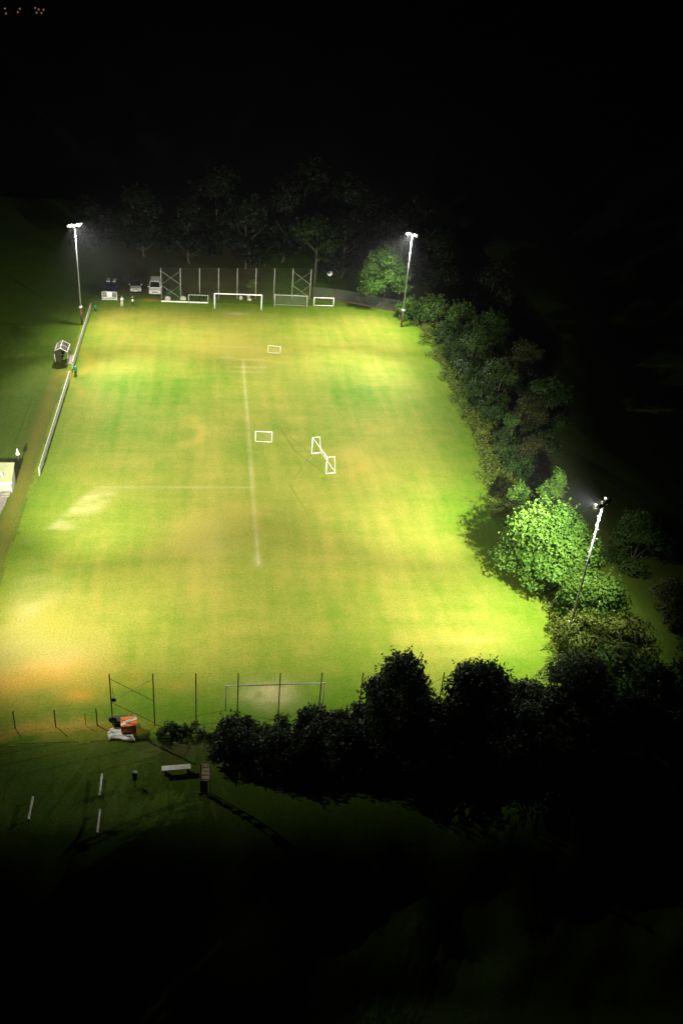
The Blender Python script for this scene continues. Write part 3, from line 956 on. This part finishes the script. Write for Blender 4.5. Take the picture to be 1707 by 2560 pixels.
def green_bin(label, x, y):
    t = empty('litter_bin', (x, y, 0))
    tag(t, label, 'bin', 'green bins on the barrier')
    MB().lathe([(.17, 0), (.2, .1), (.2, .42)], (0, 0, 0), 14).build('base', M['black'], t)
    MB().lathe([(.24, .42), (.29, .95), (.3, 1.0), (.26, 1.02)], (0, 0, 0), 14).build('bin_body', M['green'], t, smooth=True)
    MB().lathe([(.30, 1.021), (.24, 1.12), (.05, 1.17)], (0, 0, 0), 14).build('lid', M['green'], t, smooth=True)
    t.scale = (.8, .8, .82)
    return t


green_bin('emerald green bin at the gap between the two barrier lengths', -21.75, 17.9)
green_bin('emerald green bin at the far end of the barrier', -21.6, 41.6)

# ------------------------------------------------------------------ team shelter
sh = empty('team_shelter', (-23.95, 22.7, 0))
tag(sh, 'curved white-framed team shelter with smoky panels behind the barrier', 'shelter')
prof = [(-.80, .05), (-.84, 1.1), (-.78, 1.62), (-.05, 2.02), (.82, 1.52)]
for y in (-1.35, 0, 1.35):
    MB().tube([(px_, y, pz) for px_, pz in prof], .05 if y else .03, 8).build('rib', M['white'], sh, smooth=True)
for j, (px_, pz) in enumerate(prof[1:]):
    MB().tube([(px_, -1.38, pz), (px_, 1.38, pz)], .045, 8).build('rail', M['white'], sh, smooth=True)
for i in range(4):
    for y0, y1 in ((-1.3, -.04), (.04, 1.3)):
        (xa, za), (xb, zb) = prof[i], prof[i + 1]
        MB().hexa([(xa, y0, za), (xa, y1, za), (xb, y1, zb), (xb, y0, zb)], [(xa + .012, y0, za + .012), (xa + .012, y1, za + .012), (xb + .012, y1, zb + .012), (xb + .012, y0, zb + .012)]).build('panel', M['polycarb'] if i == 2 else M['darkpane'], sh)
for s_ in (-1, 1):
    MB().tube([(.80, s_ * 1.35, .0), (.80, s_ * 1.35, 1.5)], .035, 8).build('front_post', M['dimwhite'], sh)
MB().box((-.45, 0, .45), (.36, 2.5, .05)).box((-.45, -1, .21), (.06, .06, .42)).box((-.45, 1, .21), (.06, .06, .42)).build('bench', M['brownwood'], sh)
for s in (-1, 1):
    y = s * 1.4
    MB().add([(-.76, y, .06), (-.78, y, 1.2), (-.74, y, 1.58), (-.1, y, 1.96), (.1, y, 1.86), (.0, y, .06),
              (-.76, y + .012, .06), (-.78, y + .012, 1.2), (-.74, y + .012, 1.58), (-.1, y + .012, 1.96), (.1, y + .012, 1.86), (.0, y + .012, .06)],
             [(0, 1, 2, 3, 4, 5), (6, 7, 8, 9, 10, 11)] + [(i, (i + 1) % 6, 6 + (i + 1) % 6, 6 + i) for i in range(6)]).build('side_panel', M['darkpane'], sh)
sl = MB().box((0, 0, .03), (1.1, 3.2, .05)).build('paving_slab', M['concrete'], None, loc=(-22.85, 22.4, 0))
tag(sl, 'pale paving strip between the team shelter and the barrier', 'paving')

# ------------------------------------------------------------------ hut at the left edge
ht = empty('hut', (-24.4, -12.5, 0))
tag(ht, 'cream lean-to hut with sloping sheet roof and vent pipe', 'hut')
MB().prism([(0.06, 0.0), (0.06, 1.22), (2.05, 2.08), (2.05, 0.0)], -6.4, -.05).build('wall', M['dimwhite'], ht)
MB().prism([(-.12, 1.22), (-.12, 1.30), (2.2, 2.28), (2.2, 2.20)], -6.5, .04).build('roof', M['roof'], ht)
MB().box((-3.2, -.17, 1.26), (6.6, .09, .11)).build('gutter', M['white'], ht, bevel=.02)
mb = MB()
for k in range(4):
    mb.hexa([(-1.55 - k * 1.5, -.12, 1.305), (-1.5 - k * 1.5, -.12, 1.305), (-1.5 - k * 1.5, 2.2, 2.285), (-1.55 - k * 1.5, 2.2, 2.285)],
            [(-1.55 - k * 1.5, -.12, 1.335), (-1.5 - k * 1.5, -.12, 1.335), (-1.5 - k * 1.5, 2.2, 2.315), (-1.55 - k * 1.5, 2.2, 2.315)])
mb.build('roof_seam', M['roof'], ht)
MB().lathe([(.09, 1.4), (.09, 1.85), (.13, 1.87), (.13, 1.95), (.03, 2.0)], (-.95, .45, 0), 12).build('vent_pipe', M['white'], ht, smooth=True)
MB().box((-.6, -.32, .12), (.85, .5, .24)).box((-.6, -.7, .05), (.85, .28, .10)).build('step', M['concrete'], ht)
pp = empty('marker_post', (-24.55, -7.6, 0))
tag(pp, 'dark post with pale pointed cap in the shadow of the cream hut', 'post')
MB().tube([(0, 0, 0), (0, 0, 1.75)], .05, 8).build('shaft', M['darkwood'], pp)
MB().lathe([(.2, 1.75), (.21, 1.8), (.02, 2.45)], (0, 0, 0), 8).build('cap', M['white'], pp)


# ------------------------------------------------------------------ vehicles
def wheel(parent, x, y, r=.33, w=.22):
    wv = MB()
    n = 18
    vs, fs = [], []
    for xx, rr in ((-w / 2, r * .6), (-w / 2, r * .95), (-w * .35, r), (w * .35, r), (w / 2, r * .95), (w / 2, r * .6)):
        for k in range(n):
            a = 2 * math.pi * k / n
            vs.append((x + xx, y + rr * math.cos(a), r + rr * math.sin(a)))
    for j in range(5):
        for k in range(n):
            k2 = (k + 1) % n
            fs.append((j * n + k, j * n + k2, (j + 1) * n + k2, (j + 1) * n + k))
    wv.add(vs, fs)
    wo_ = wv.build('wheel', M['rubber'], parent, smooth=True)
    MB().tube([(x - w * .42, y, r), (x + w * .42, y, r)], r * .6, 14).build('rim', M['rim'], wo_)


def vehicle(name, label, cat, x, y, rz, paint, roofm, W, L, H, van, stripes=False):
    t = empty(name, (x, y, 0), rz)
    tag(t, label, cat)
    w = W / 2
    bel = .98 if van else .86
    nose = .62 if van else .55
    bonnet = .95 if van else 1.15
    body = [(.0, .28), (-.02, nose * .75), (.12, nose + .18), (bonnet, bel), (L - .15, bel + .04), (L, .75), (L, .3), (L - .7, .24), (.6, .22)]
    MB().prism(body, -w, w).build('body', paint, t, bevel=.09)
    y0, y1 = bonnet - .05, bonnet + (.75 if van else .85)
    yb, yt = L - .12, L - (.35 if van else .75)
    wi = w * .82
    lo = [(-w + .05, y0, bel - .01), (w - .05, y0, bel - .01), (w - .05, yb, bel + .02), (-w + .05, yb, bel + .02)]
    hi = [(-wi, y1, H - .06), (wi, y1, H - .06), (wi, yt, H - .04), (-wi, yt, H - .04)]
    MB().hexa(lo, hi).build('cabin', paint if van else roofm, t, bevel=.05)
    MB().hexa([(-wi - .01, y1 - .06, H - .07), (wi + .01, y1 - .06, H - .07), (wi + .01, yt + .04, H - .05), (-wi - .01, yt + .04, H - .05)],
              [(-wi + .08, y1 + .06, H), (wi - .08, y1 + .06, H), (wi - .08, yt - .05, H), (-wi + .08, yt - .05, H)]).build('roof', roofm, t, bevel=.03)

    def pane(nm, a, b, c, d, off):
        o_ = Vector(off)
        P4 = [Vector(v) for v in (a, b, c, d)]
        MB().hexa([v + o_ * .2 for v in P4], [v + o_ for v in P4]).build(nm, M['glass'], t)
    f = lambda u, zz: Vector(((1 - zz) * lo[0][0] * (1 - u) + (1 - zz) * lo[1][0] * u + zz * (hi[0][0] * (1 - u) + hi[1][0] * u), (1 - zz) * y0 + zz * y1, (1 - zz) * bel + zz * (H - .06)))
    pane('windscreen', f(.05, .10), f(.95, .10), f(.95, .93), f(.05, .93), (0, -.03, .02))
    for s in (-1, 1):
        g_ = lambda v, zz: Vector((s * ((1 - zz) * (w - .05) + zz * wi), ((1 - zz) * y0 + zz * y1) * (1 - v) + ((1 - zz) * yb + zz * yt) * v, (1 - zz) * bel + zz * (H - .05)))
        for v0, v1 in ((.08, .36), (.40, .66), (.70, .94)):
            pane('side_window', g_(v0, .15), g_(v1, .15), g_(v1, .88), g_(v0, .88), (s * .02, 0, .005))
        MB().box((s * (w - .28), .07, nose + .06), (.42, .12, .16), rx=-.5).build('headlight', M['lampglass'], t, bevel=.03)
        MB().box((s * (w + .1), y0 + .28, bel + .14), (.2, .12, .16)).build('wing_mirror', paint, t, bevel=.03)
        for yy_ in (.8, L - .85):
            wheel(t, s * (w - .1), yy_)
    MB().box((0, -.02, nose * .95), (W * .5, .05, .13)).build('grille', M['black'], t)
    MB().box((0, -.05, .42), (W * .94, .12, .2)).build('bumper', paint, t, bevel=.04)
    MB().box((0, -.09, .30), (W * .6, .06, .08)).build('air_intake', M['black'], t)
    MB().box((0, -.125, .44), (.52, .02, .11)).build('number_plate', M['sign'], t)
    if stripes:
        for s in (-1, 1):
            MB().box((s * .5, (y1 + yt) / 2 + .1, H + .09), (.46, (yt - y1) * .9, .16)).build('roof_panel', M['dimwhite'], t, bevel=.04)
    return t


vehicle('people_carrier', 'white people carrier parked facing the pitch beside the far ball fence', 'car', -13.1, 49.6, .02, M['carwhite'], M['carwhite'], 1.85, 4.6, 1.85, True)
vehicle('parked_car', 'silver-nosed car with black roof parked left of the white people carrier', 'car', -16.15, 50.5, .08, M['carsilver'], M['carblack'], 1.75, 4.1, 1.46, False)
vehicle('parked_car', 'dark blue car with two pale panels on its roof behind the white gate', 'car', -20.1, 48.9, -.03, M['carblue'], M['carblue'], 1.8, 4.4, 1.5, False, True)

# ------------------------------------------------------------------ gate
gt = empty('field_gate', (-19.9, 46.6, 0))
tag(gt, 'white wooden five-bar gate with blank square sign at the far left corner', 'gate')
for s in (-1, 1):
    MB().box((s * 1.12, 0, .7), (.12, .12, 1.4)).build('gatepost', M['dimwhite'], gt)
for z in (.2, .44, .68, .92, 1.16, 1.36):
    MB().box((0, -.03, z), (2.12, .045, .12)).build('bar', M['white'] if z < .5 else M['dimwhite'], gt)
MB().box((0, -.075, 1.02), (.78, .035, .86)).build('sign_board', M['sign'], gt, bevel=.01)


# ------------------------------------------------------------------ people
def skin_obj(name, m, verts, edges, parent, sub=1):
    me = bpy.data.meshes.new(name)
    me.from_pydata([v[:3] for v in verts], edges, [])
    o_ = bpy.data.objects.new(name, me)
    COL.objects.link(o_)
    o_.parent = parent
    me.materials.append(m)
    sk = o_.modifiers.new('skin', 'SKIN')
    sk.use_smooth_shade = True
    for i, v in enumerate(verts):
        me.skin_vertices[0].data[i].radius = v[3] if isinstance(v[3], tuple) else (v[3], v[3])
        me.skin_vertices[0].data[i].use_root = i == 0
    s_ = o_.modifiers.new('sub', 'SUBSURF')
    s_.levels = s_.render_levels = sub
    return o_


def person(label, x, y, rz, top, trousers, arms, hair, stride=.12):
    t = empty('person', (x, y, 0), rz)
    tag(t, label, 'person')
    la, ra = arms
    V = [(0, 0, .95, (.15, .10)), (0, 0, 1.12, (.13, .09)), (0, 0, 1.32, (.16, .10)), (0, 0, 1.46, (.09, .07)), (0, 0, 1.53, .052),
         (0, -.01, 1.60, (.07, .085)), (0, 0, 1.69, (.075, .092)), (0, 0.01, 1.77, (.05, .06))]
    E_ = [(i, i + 1) for i in range(7)]

    def chain(root, pts):
        p = root
        for q in pts:
            V.append(q)
            E_.append((p, len(V) - 1))
            p = len(V) - 1
        return p
    hips = []
    for s in (-1, 1):
        chain(0, [(s * .10, 0, .86, .085), (s * (.11 + stride * .2), s * stride * .3, .48, .058), (s * (.12 + stride * .4), s * stride * .6 + .02, .09, .042), (s * (.13 + stride * .4), s * stride * .6 - .14, .04, .036)])
    for s, a in ((-1, la), (1, ra)):
        e = chain(2, [(s * .19, 0, 1.42, .052), (*a[0], .042), (*a[1], .03)])
        h = Vector(a[1]); d = (h - Vector(a[0])).normalized()
        side = Vector((0, 0, 1)) if abs(d.z) < .8 else Vector((0, 1, 0))
        palm = chain(e, [(*(h + d * .07), .032)])
        for k, ln in enumerate((.07, .085, .08, .06)):
            b = h + d * .10 + side * (.03 - .02 * k)
            chain(palm, [(*b, .009), (*(b + d * ln * .6), .008), (*(b + d * ln - Vector((0, .02, .01))), .007)])
        chain(e, [(*(h + d * .03 + side * .04), .010), (*(h + d * .07 + side * .06), .008)])
    skin_obj('body', M['skin'], V, E_, t, 1)
    # clothing, a little wider than the body
    JV = [(0, 0, .93, (.175, .125)), (0, 0, 1.12, (.155, .115)), (0, 0, 1.32, (.185, .125)), (0, 0, 1.45, (.11, .09))]
    JE = [(0, 1), (1, 2), (2, 3)]
    for s, a in ((-1, la), (1, ra)):
        JV += [(s * .19, 0, 1.42, .07), (*a[0], .058), (*(Vector(a[0]).lerp(Vector(a[1]), .85)), .045)]
        n_ = len(JV)
        JE += [(2, n_ - 3), (n_ - 3, n_ - 2), (n_ - 2, n_ - 1)]
    skin_obj('jacket', top, JV, JE, t, 1)
    TV = [(0, 0, .95, (.17, .12))]
    TE = []
    for s in (-1, 1):
        TV += [(s * .10, 0, .84, .105), (s * (.11 + stride * .2), s * stride * .3, .48, .078), (s * (.12 + stride * .4), s * stride * .6 + .02, .1, .062)]
        n_ = len(TV)
        TE += [(0, n_ - 3), (n_ - 3, n_ - 2), (n_ - 2, n_ - 1)]
    skin_obj('trousers', trousers, TV, TE, t, 1)
    skin_obj('hair', hair, [(0, .03, 1.69, (.08, .085)), (0, .015, 1.78, (.06, .075))], [(0, 1)], t, 1)
    f_ = MB()
    for s in (-1, 1):
        f_.lathe([(.004, -.01), (.013, 0), (.004, .01)], (s * .032, -.088, 1.675), 8)
    f_.build('eyes', M['black'], t)
    MB().box((0, -.103, 1.645), (.028, .035, .045), taper=.5).build('nose', M['skin'], t)
    MB().box((0, -.088, 1.605), (.05, .012, .012)).build('mouth', M['brownwood'], t)
    mb = MB()
    for s in (-1, 1):
        mb.box((s * .083, .0, 1.66), (.018, .04, .06))
    mb.build('ears', M['skin'], t)
    return t


person('person in pale trousers and pale jacket with bent arms, beside the white gate', -17.8, 43.75, .35, M['palecloth'], M['palecloth'],
       (((-.22, -.12, 1.16), (-.02, -.24, 1.18)), ((.24, -.10, 1.17), (.06, -.26, 1.22))), M['hair'])
person('person in dark clothes holding a white ball against the chest', -16.2, 43.95, .15, M['darkcloth'], M['darkcloth'],
       (((-.27, -.10, 1.18), (-.13, -.27, 1.17)), ((.27, -.10, 1.18), (.13, -.27, 1.17))), M['hair'])
bl = bpy.data.meshes.new('ball')
bm = bmesh.new()
bmesh.ops.create_icosphere(bm, subdivisions=3, radius=.15)
bm.to_mesh(bl)
bm.free()
for p in bl.polygons:
    p.use_smooth = True
bl.materials.append(mat('white_ball', (.8, .8, .78), .4, vary=.05, scale=9))
o = bpy.data.objects.new('ball', bl)
COL.objects.link(o)
o.location = (-16.2 + .045, 43.95 - .32, 1.19)
tag(o, 'white ball held to the chest by the darkly dressed person', 'ball')

# ------------------------------------------------------------------ bits before and behind the far fence
for lab, x, y, d in (('pale concrete block behind the white beam, near the first fence post', -11.0, 47.5, (.85, .55, .6)),
                     ('pale concrete block behind the white beam, left of the thin small goal', -8.6, 48.1, (.95, .5, .5))):
    o = MB().box((0, 0, d[2] / 2), d, taper=.92).box((0, 0, d[2] + .06), (d[0] * .5, d[1] * .5, .12)).build('concrete_block', M['stone'], None, bevel=.05, loc=(x, y, 0))
    tag(o, lab, 'block', 'blocks behind the white beam')
def sack(label, x, y, z, s, seed):
    bm_ = bmesh.new()
    bmesh.ops.create_icosphere(bm_, subdivisions=3, radius=1)
    r_ = random.Random(seed)
    ph = r_.random() * 6
    for v in bm_.verts:
        k = 1 + .08 * math.sin(v.co.x * 5 + ph) * math.cos(v.co.y * 4 + ph)
        v.co = Vector((v.co.x * s[0] * k, v.co.y * s[1] * k, max(-.6, v.co.z) * s[2] * k))
    me_ = bpy.data.meshes.new('sack')
    bm_.to_mesh(me_)
    bm_.free()
    for p in me_.polygons:
        p.use_smooth = True
    me_.materials.append(M['stone'])
    o_ = bpy.data.objects.new('sack', me_)
    COL.objects.link(o_)
    o_.location = (x, y, z)
    o_.rotation_euler = (0, 0, ph)
    tag(o_, label, 'sack', 'pale sacks behind the far goal')
sack('pale upright sack seen inside the far goal, leftmost of three', .6, 49.2, .24, (.32, .26, .4), 1)
sack('pale sack lying flat in front inside the far goal', 1.95, 48.8, .17, (.42, .28, .28), 2)
sack('pale sack lying behind the flat one inside the far goal', 1.9, 50.3, .17, (.36, .25, .28), 3)
bush('bush', 'pale dusty bush behind the sixth post of the far fence', 'bush', 2.6, 54.0, [(0, 0, 1.0, .7, .6, .6), (.4, .1, 1.4, .5, .5, .4), (-.4, 0, .7, .5, .5, .5)], 91, M['leaf_olive'], 500, .16)
for lab, x, y, sd in (('low dark bush behind the thin small goal at the far fence', -6.2, 48.6, 92), ('low dark bush behind the first concrete block', -9.9, 49.4, 93)):
    bush('bush', lab, 'bush', x, y, rb(sd, 6, 1.2, .5, .9, .5), sd, M['leaf_mid'], 600, .13, 'low bushes at the far fence')
ds = empty('round_sign', (16.3, 59.5, 0))
tag(ds, 'round white sign on a dark post in front of the wood', 'sign')
MB().tube([(0, .06, 0), (0, .06, 1.6)], .05, 8).build('post', M['darkwood'], ds)
MB().tube([(0, -.02, 1.7), (0, .02, 1.7)], .45, 24).build('disc', M['sign'], ds)

# ------------------------------------------------------------------ near left corner
ob = empty('orange_box', (-10.6, -46.15, 0), .1)
tag(ob, 'orange and white striped box standing by the white sheet', 'box')
MB().box((0, 0, .45), (1.06, .95, .9)).build('box_body', M['orange'], ob, bevel=.03)
MB().box((0, 0, .93), (1.12, 1.0, .055)).build('lid', M['orange'], ob, bevel=.02)
MB().box((.12, .05, .969), (.98, .24, .022), .35).box((-.38, -.25, .968), (.34, .2, .02), .35).build('white_band', M['sheet'], ob)
MB().box((-.545, 0, .46), (.03, .5, .8)).build('side_cover', M['sheet'], ob)
MB().box((-.3, -.49, .66), (.16, .03, .14)).build('latch', M['palewood'], ob)

nx_, ny_ = 26, 18
xs_ = np.linspace(0, 1, nx_)
ys_ = np.linspace(0, 1, ny_)
r_ = np.random.default_rng(4)
vs, fs = [], []
for i in range(nx_):
    for j in range(ny_):
        u, v = xs_[i], ys_[j]
        x = -12.05 + 1.85 * u + .08 * math.sin(7 * v + 1)
        y = -47.1 + 1.15 * v + .10 * math.sin(6 * u) - .1 * u
        z = .05 + .10 * abs(math.sin(5 * u + 3 * v)) + .08 * abs(math.sin(9 * v - 4 * u)) + .03 * r_.random()
        if u in (0, 1) or v in (0, 1):
            z = .015
        vs.append((x + 11.2, y + 46.5, z))
for i in range(nx_ - 1):
    for j in range(ny_ - 1):
        fs.append((i * ny_ + j, (i + 1) * ny_ + j, (i + 1) * ny_ + j + 1, i * ny_ + j + 1))
o = MB().add(vs, fs).build('ground_sheet', M['sheet'], None, smooth=True, loc=(-11.2, -46.5, 0))
so = o.modifiers.new('thick', 'SOLIDIFY')
so.thickness = .012
tag(o, 'crumpled white sheet spread on the grass beside the orange box', 'sheet')
ch = empty('storage_chest', (-11.15, -45.2 + .05, 0))
tag(ch, 'low dark green chest behind the white sheet at the first fence post', 'chest')
MB().box((.1, -.35, .27), (1.3, .6, .54)).build('chest_body', M['darkgreen'], ch, bevel=.03)
MB().box((.1, -.35, .57), (1.36, .66, .055)).build('lid', M['darkgreen'], ch, bevel=.02)


def bag(label, x, y, z, r, seed, strap):
    t = empty('kit_bag', (x, y, z))
    tag(t, label, 'bag')
    bm_ = bmesh.new()
    bmesh.ops.create_icosphere(bm_, subdivisions=2, radius=r)
    for v in bm_.verts:
        v.co = Vector((v.co.x * 1.1, v.co.y * .6, v.co.z * (1.25 if v.co.z < 0 else .8)))
    me_ = bpy.data.meshes.new('bag_body')
    bm_.to_mesh(me_)
    bm_.free()
    me_.materials.append(M['black'])
    o_ = bpy.data.objects.new('bag_body', me_)
    COL.objects.link(o_)
    o_.parent = t
    MB().tube([(0, 0, r * .7), (-.04, 0, strap * .6), (-.02, 0, strap)], .018, 6).build('strap', M['brownwood'], t)


bag('small dark bag hanging from the first post of the near fence', -11.6, -45.55, 2.5, .17, 1, 1.1)
bag('dark bundle leaning at the foot of the first post of the near fence', -11.75, -45.68, .72, .3, 2, .55)

bn = empty('bench', (-7.15, -50.25, 0), .05)
tag(bn, 'long white-topped bench on the dark grass before the signboard', 'bench')
MB().box((0, 0, .47), (1.95, .44, .06)).build('seat', M['white'], bn, bevel=.02)
for s in (-1, 1):
    MB().box((s * .75, 0, .22), (.08, .36, .44)).build('leg', M['brownwood'], bn)

sg = empty('slatted_signboard', (-5.15, -52.2, 0), -.12)
tag(sg, 'slatted signboard of four blank pale boards over a brown wooden panel', 'sign')
for k in range(4):
    MB().box((0, .02, 1.50 + k * .37), (.56, .045, .29), rx=-1.3).build('board', M['palewood'], sg, bevel=.012)
for s in (-1, 1):
    MB().box((s * .31, .05, 1.38), (.06, .06, 2.76)).build('post', M['brownwood'], sg)
MB().box((-.12, 0, .68), (.5, .05, 1.1)).build('lower_panel', M['brownwood'], sg)
MB().box((-.18, -.04, .08), (.75, .12, .08)).build('foot_rail', M['brownwood'], sg)

lb = empty('post_bin', (-9.85, -51.4, 0))
tag(lb, 'small dark bin on a thin post in the unlit grass', 'bin')
MB().tube([(0, 0, 0), (0, 0, .75)], .03, 8).build('post', M['darkgreen'], lb)
MB().lathe([(.16, .55), (.2, 1.1), (.21, 1.14)], (0, .22, 0), 12).build('bucket', M['darkgreen'], lb, smooth=True)

for lab, x, y in (('white timber rail lying on the dark grass, farther of the two in line', -12.1, -51.3),
                  ('white timber rail lying on the dark grass, nearer of the two in line', -11.95, -54.3),
                  ('white timber rail lying alone on the dark grass at the left edge', -16.35, -53.0)):
    t = empty('timber_rail', (x, y, 0))
    tag(t, lab, 'rail', 'white timber rails in the dark grass')
    MB().box((0, 0, .30), (.13, 1.85, .07)).build('rail', M['white'], t, bevel=.015)
    for s in (-1, 1):
        MB().box((0, s * .75, .13), (.1, .1, .27)).build('peg', M['brownwood'], t)

# ------------------------------------------------------------------ village far away at the upper left
for lab, x, y, rz, n in (('far house with warm lit windows, rightmost at the horizon edge', -112.5, 604, .3, 4),
                         ('far house with two lit windows between its neighbours', -121.5, 596, -.2, 2),
                         ('far house with one bright porch, leftmost of the three', -126.5, 578, .1, 1)):
    t = empty('village_house', (x * 1.123 + .64, y * 1.123 + 11.6, -6.0), rz)
    tag(t, lab, 'house', 'far village houses')
    MB().box((0, 0, 2.5), (8, 7, 5)).build('wall', M['brick'], t)
    MB().prism([(-3.9, 5), (0, 8), (3.9, 5)], -4.3, 4.3).build('roof', M['tile'], t)
    for k in range(n):
        MB().box((-2.6 + 1.7 * k, -3.53, 1.6 + 2.2 * (k % 2)), (1.2, .08, 1.3)).build('window', M['winlit'], t)
for lab, x, y in (('far street lamp glowing beside the leftmost house', -128.5, 573), ('far street lamp glowing before the rightmost house', -114.0, 598)):
    t = empty('street_lamp', (x * 1.123 + .64, y * 1.123 + 11.6, -6.0))
    tag(t, lab, 'street lamp', 'far street lamps')
    MB().tube([(0, 0, 0), (0, 0, 4.6)], .08, 8).build('pole', M['steel'], t)
    MB().lathe([(.15, 4.5), (.4, 4.75), (.3, 5.1), (.05, 5.2)], (0, 0, 0), 10).build('lamp_head', M['streetglow'], t)

# ------------------------------------------------------------------ damp night air
hz = MB().box((0, 500, 24), (3000, 2400, 64)).build('haze', M['white'])
hz['kind'] = 'stuff'
hm = bpy.data.materials.new('haze')
hm.use_nodes = True
hm.node_tree.nodes.clear()
ho = hm.node_tree.nodes.new('ShaderNodeOutputMaterial')
hv = hm.node_tree.nodes.new('ShaderNodeVolumePrincipled')
hv.inputs['Color'].default_value = (.8, .85, .9, 1)
hv.inputs['Density'].default_value = 0.00012
hv.inputs['Anisotropy'].default_value = 0.3
hm.node_tree.links.new(hv.outputs[0], ho.inputs['Volume'])
hz.data.materials.clear()
hz.data.materials.append(hm)
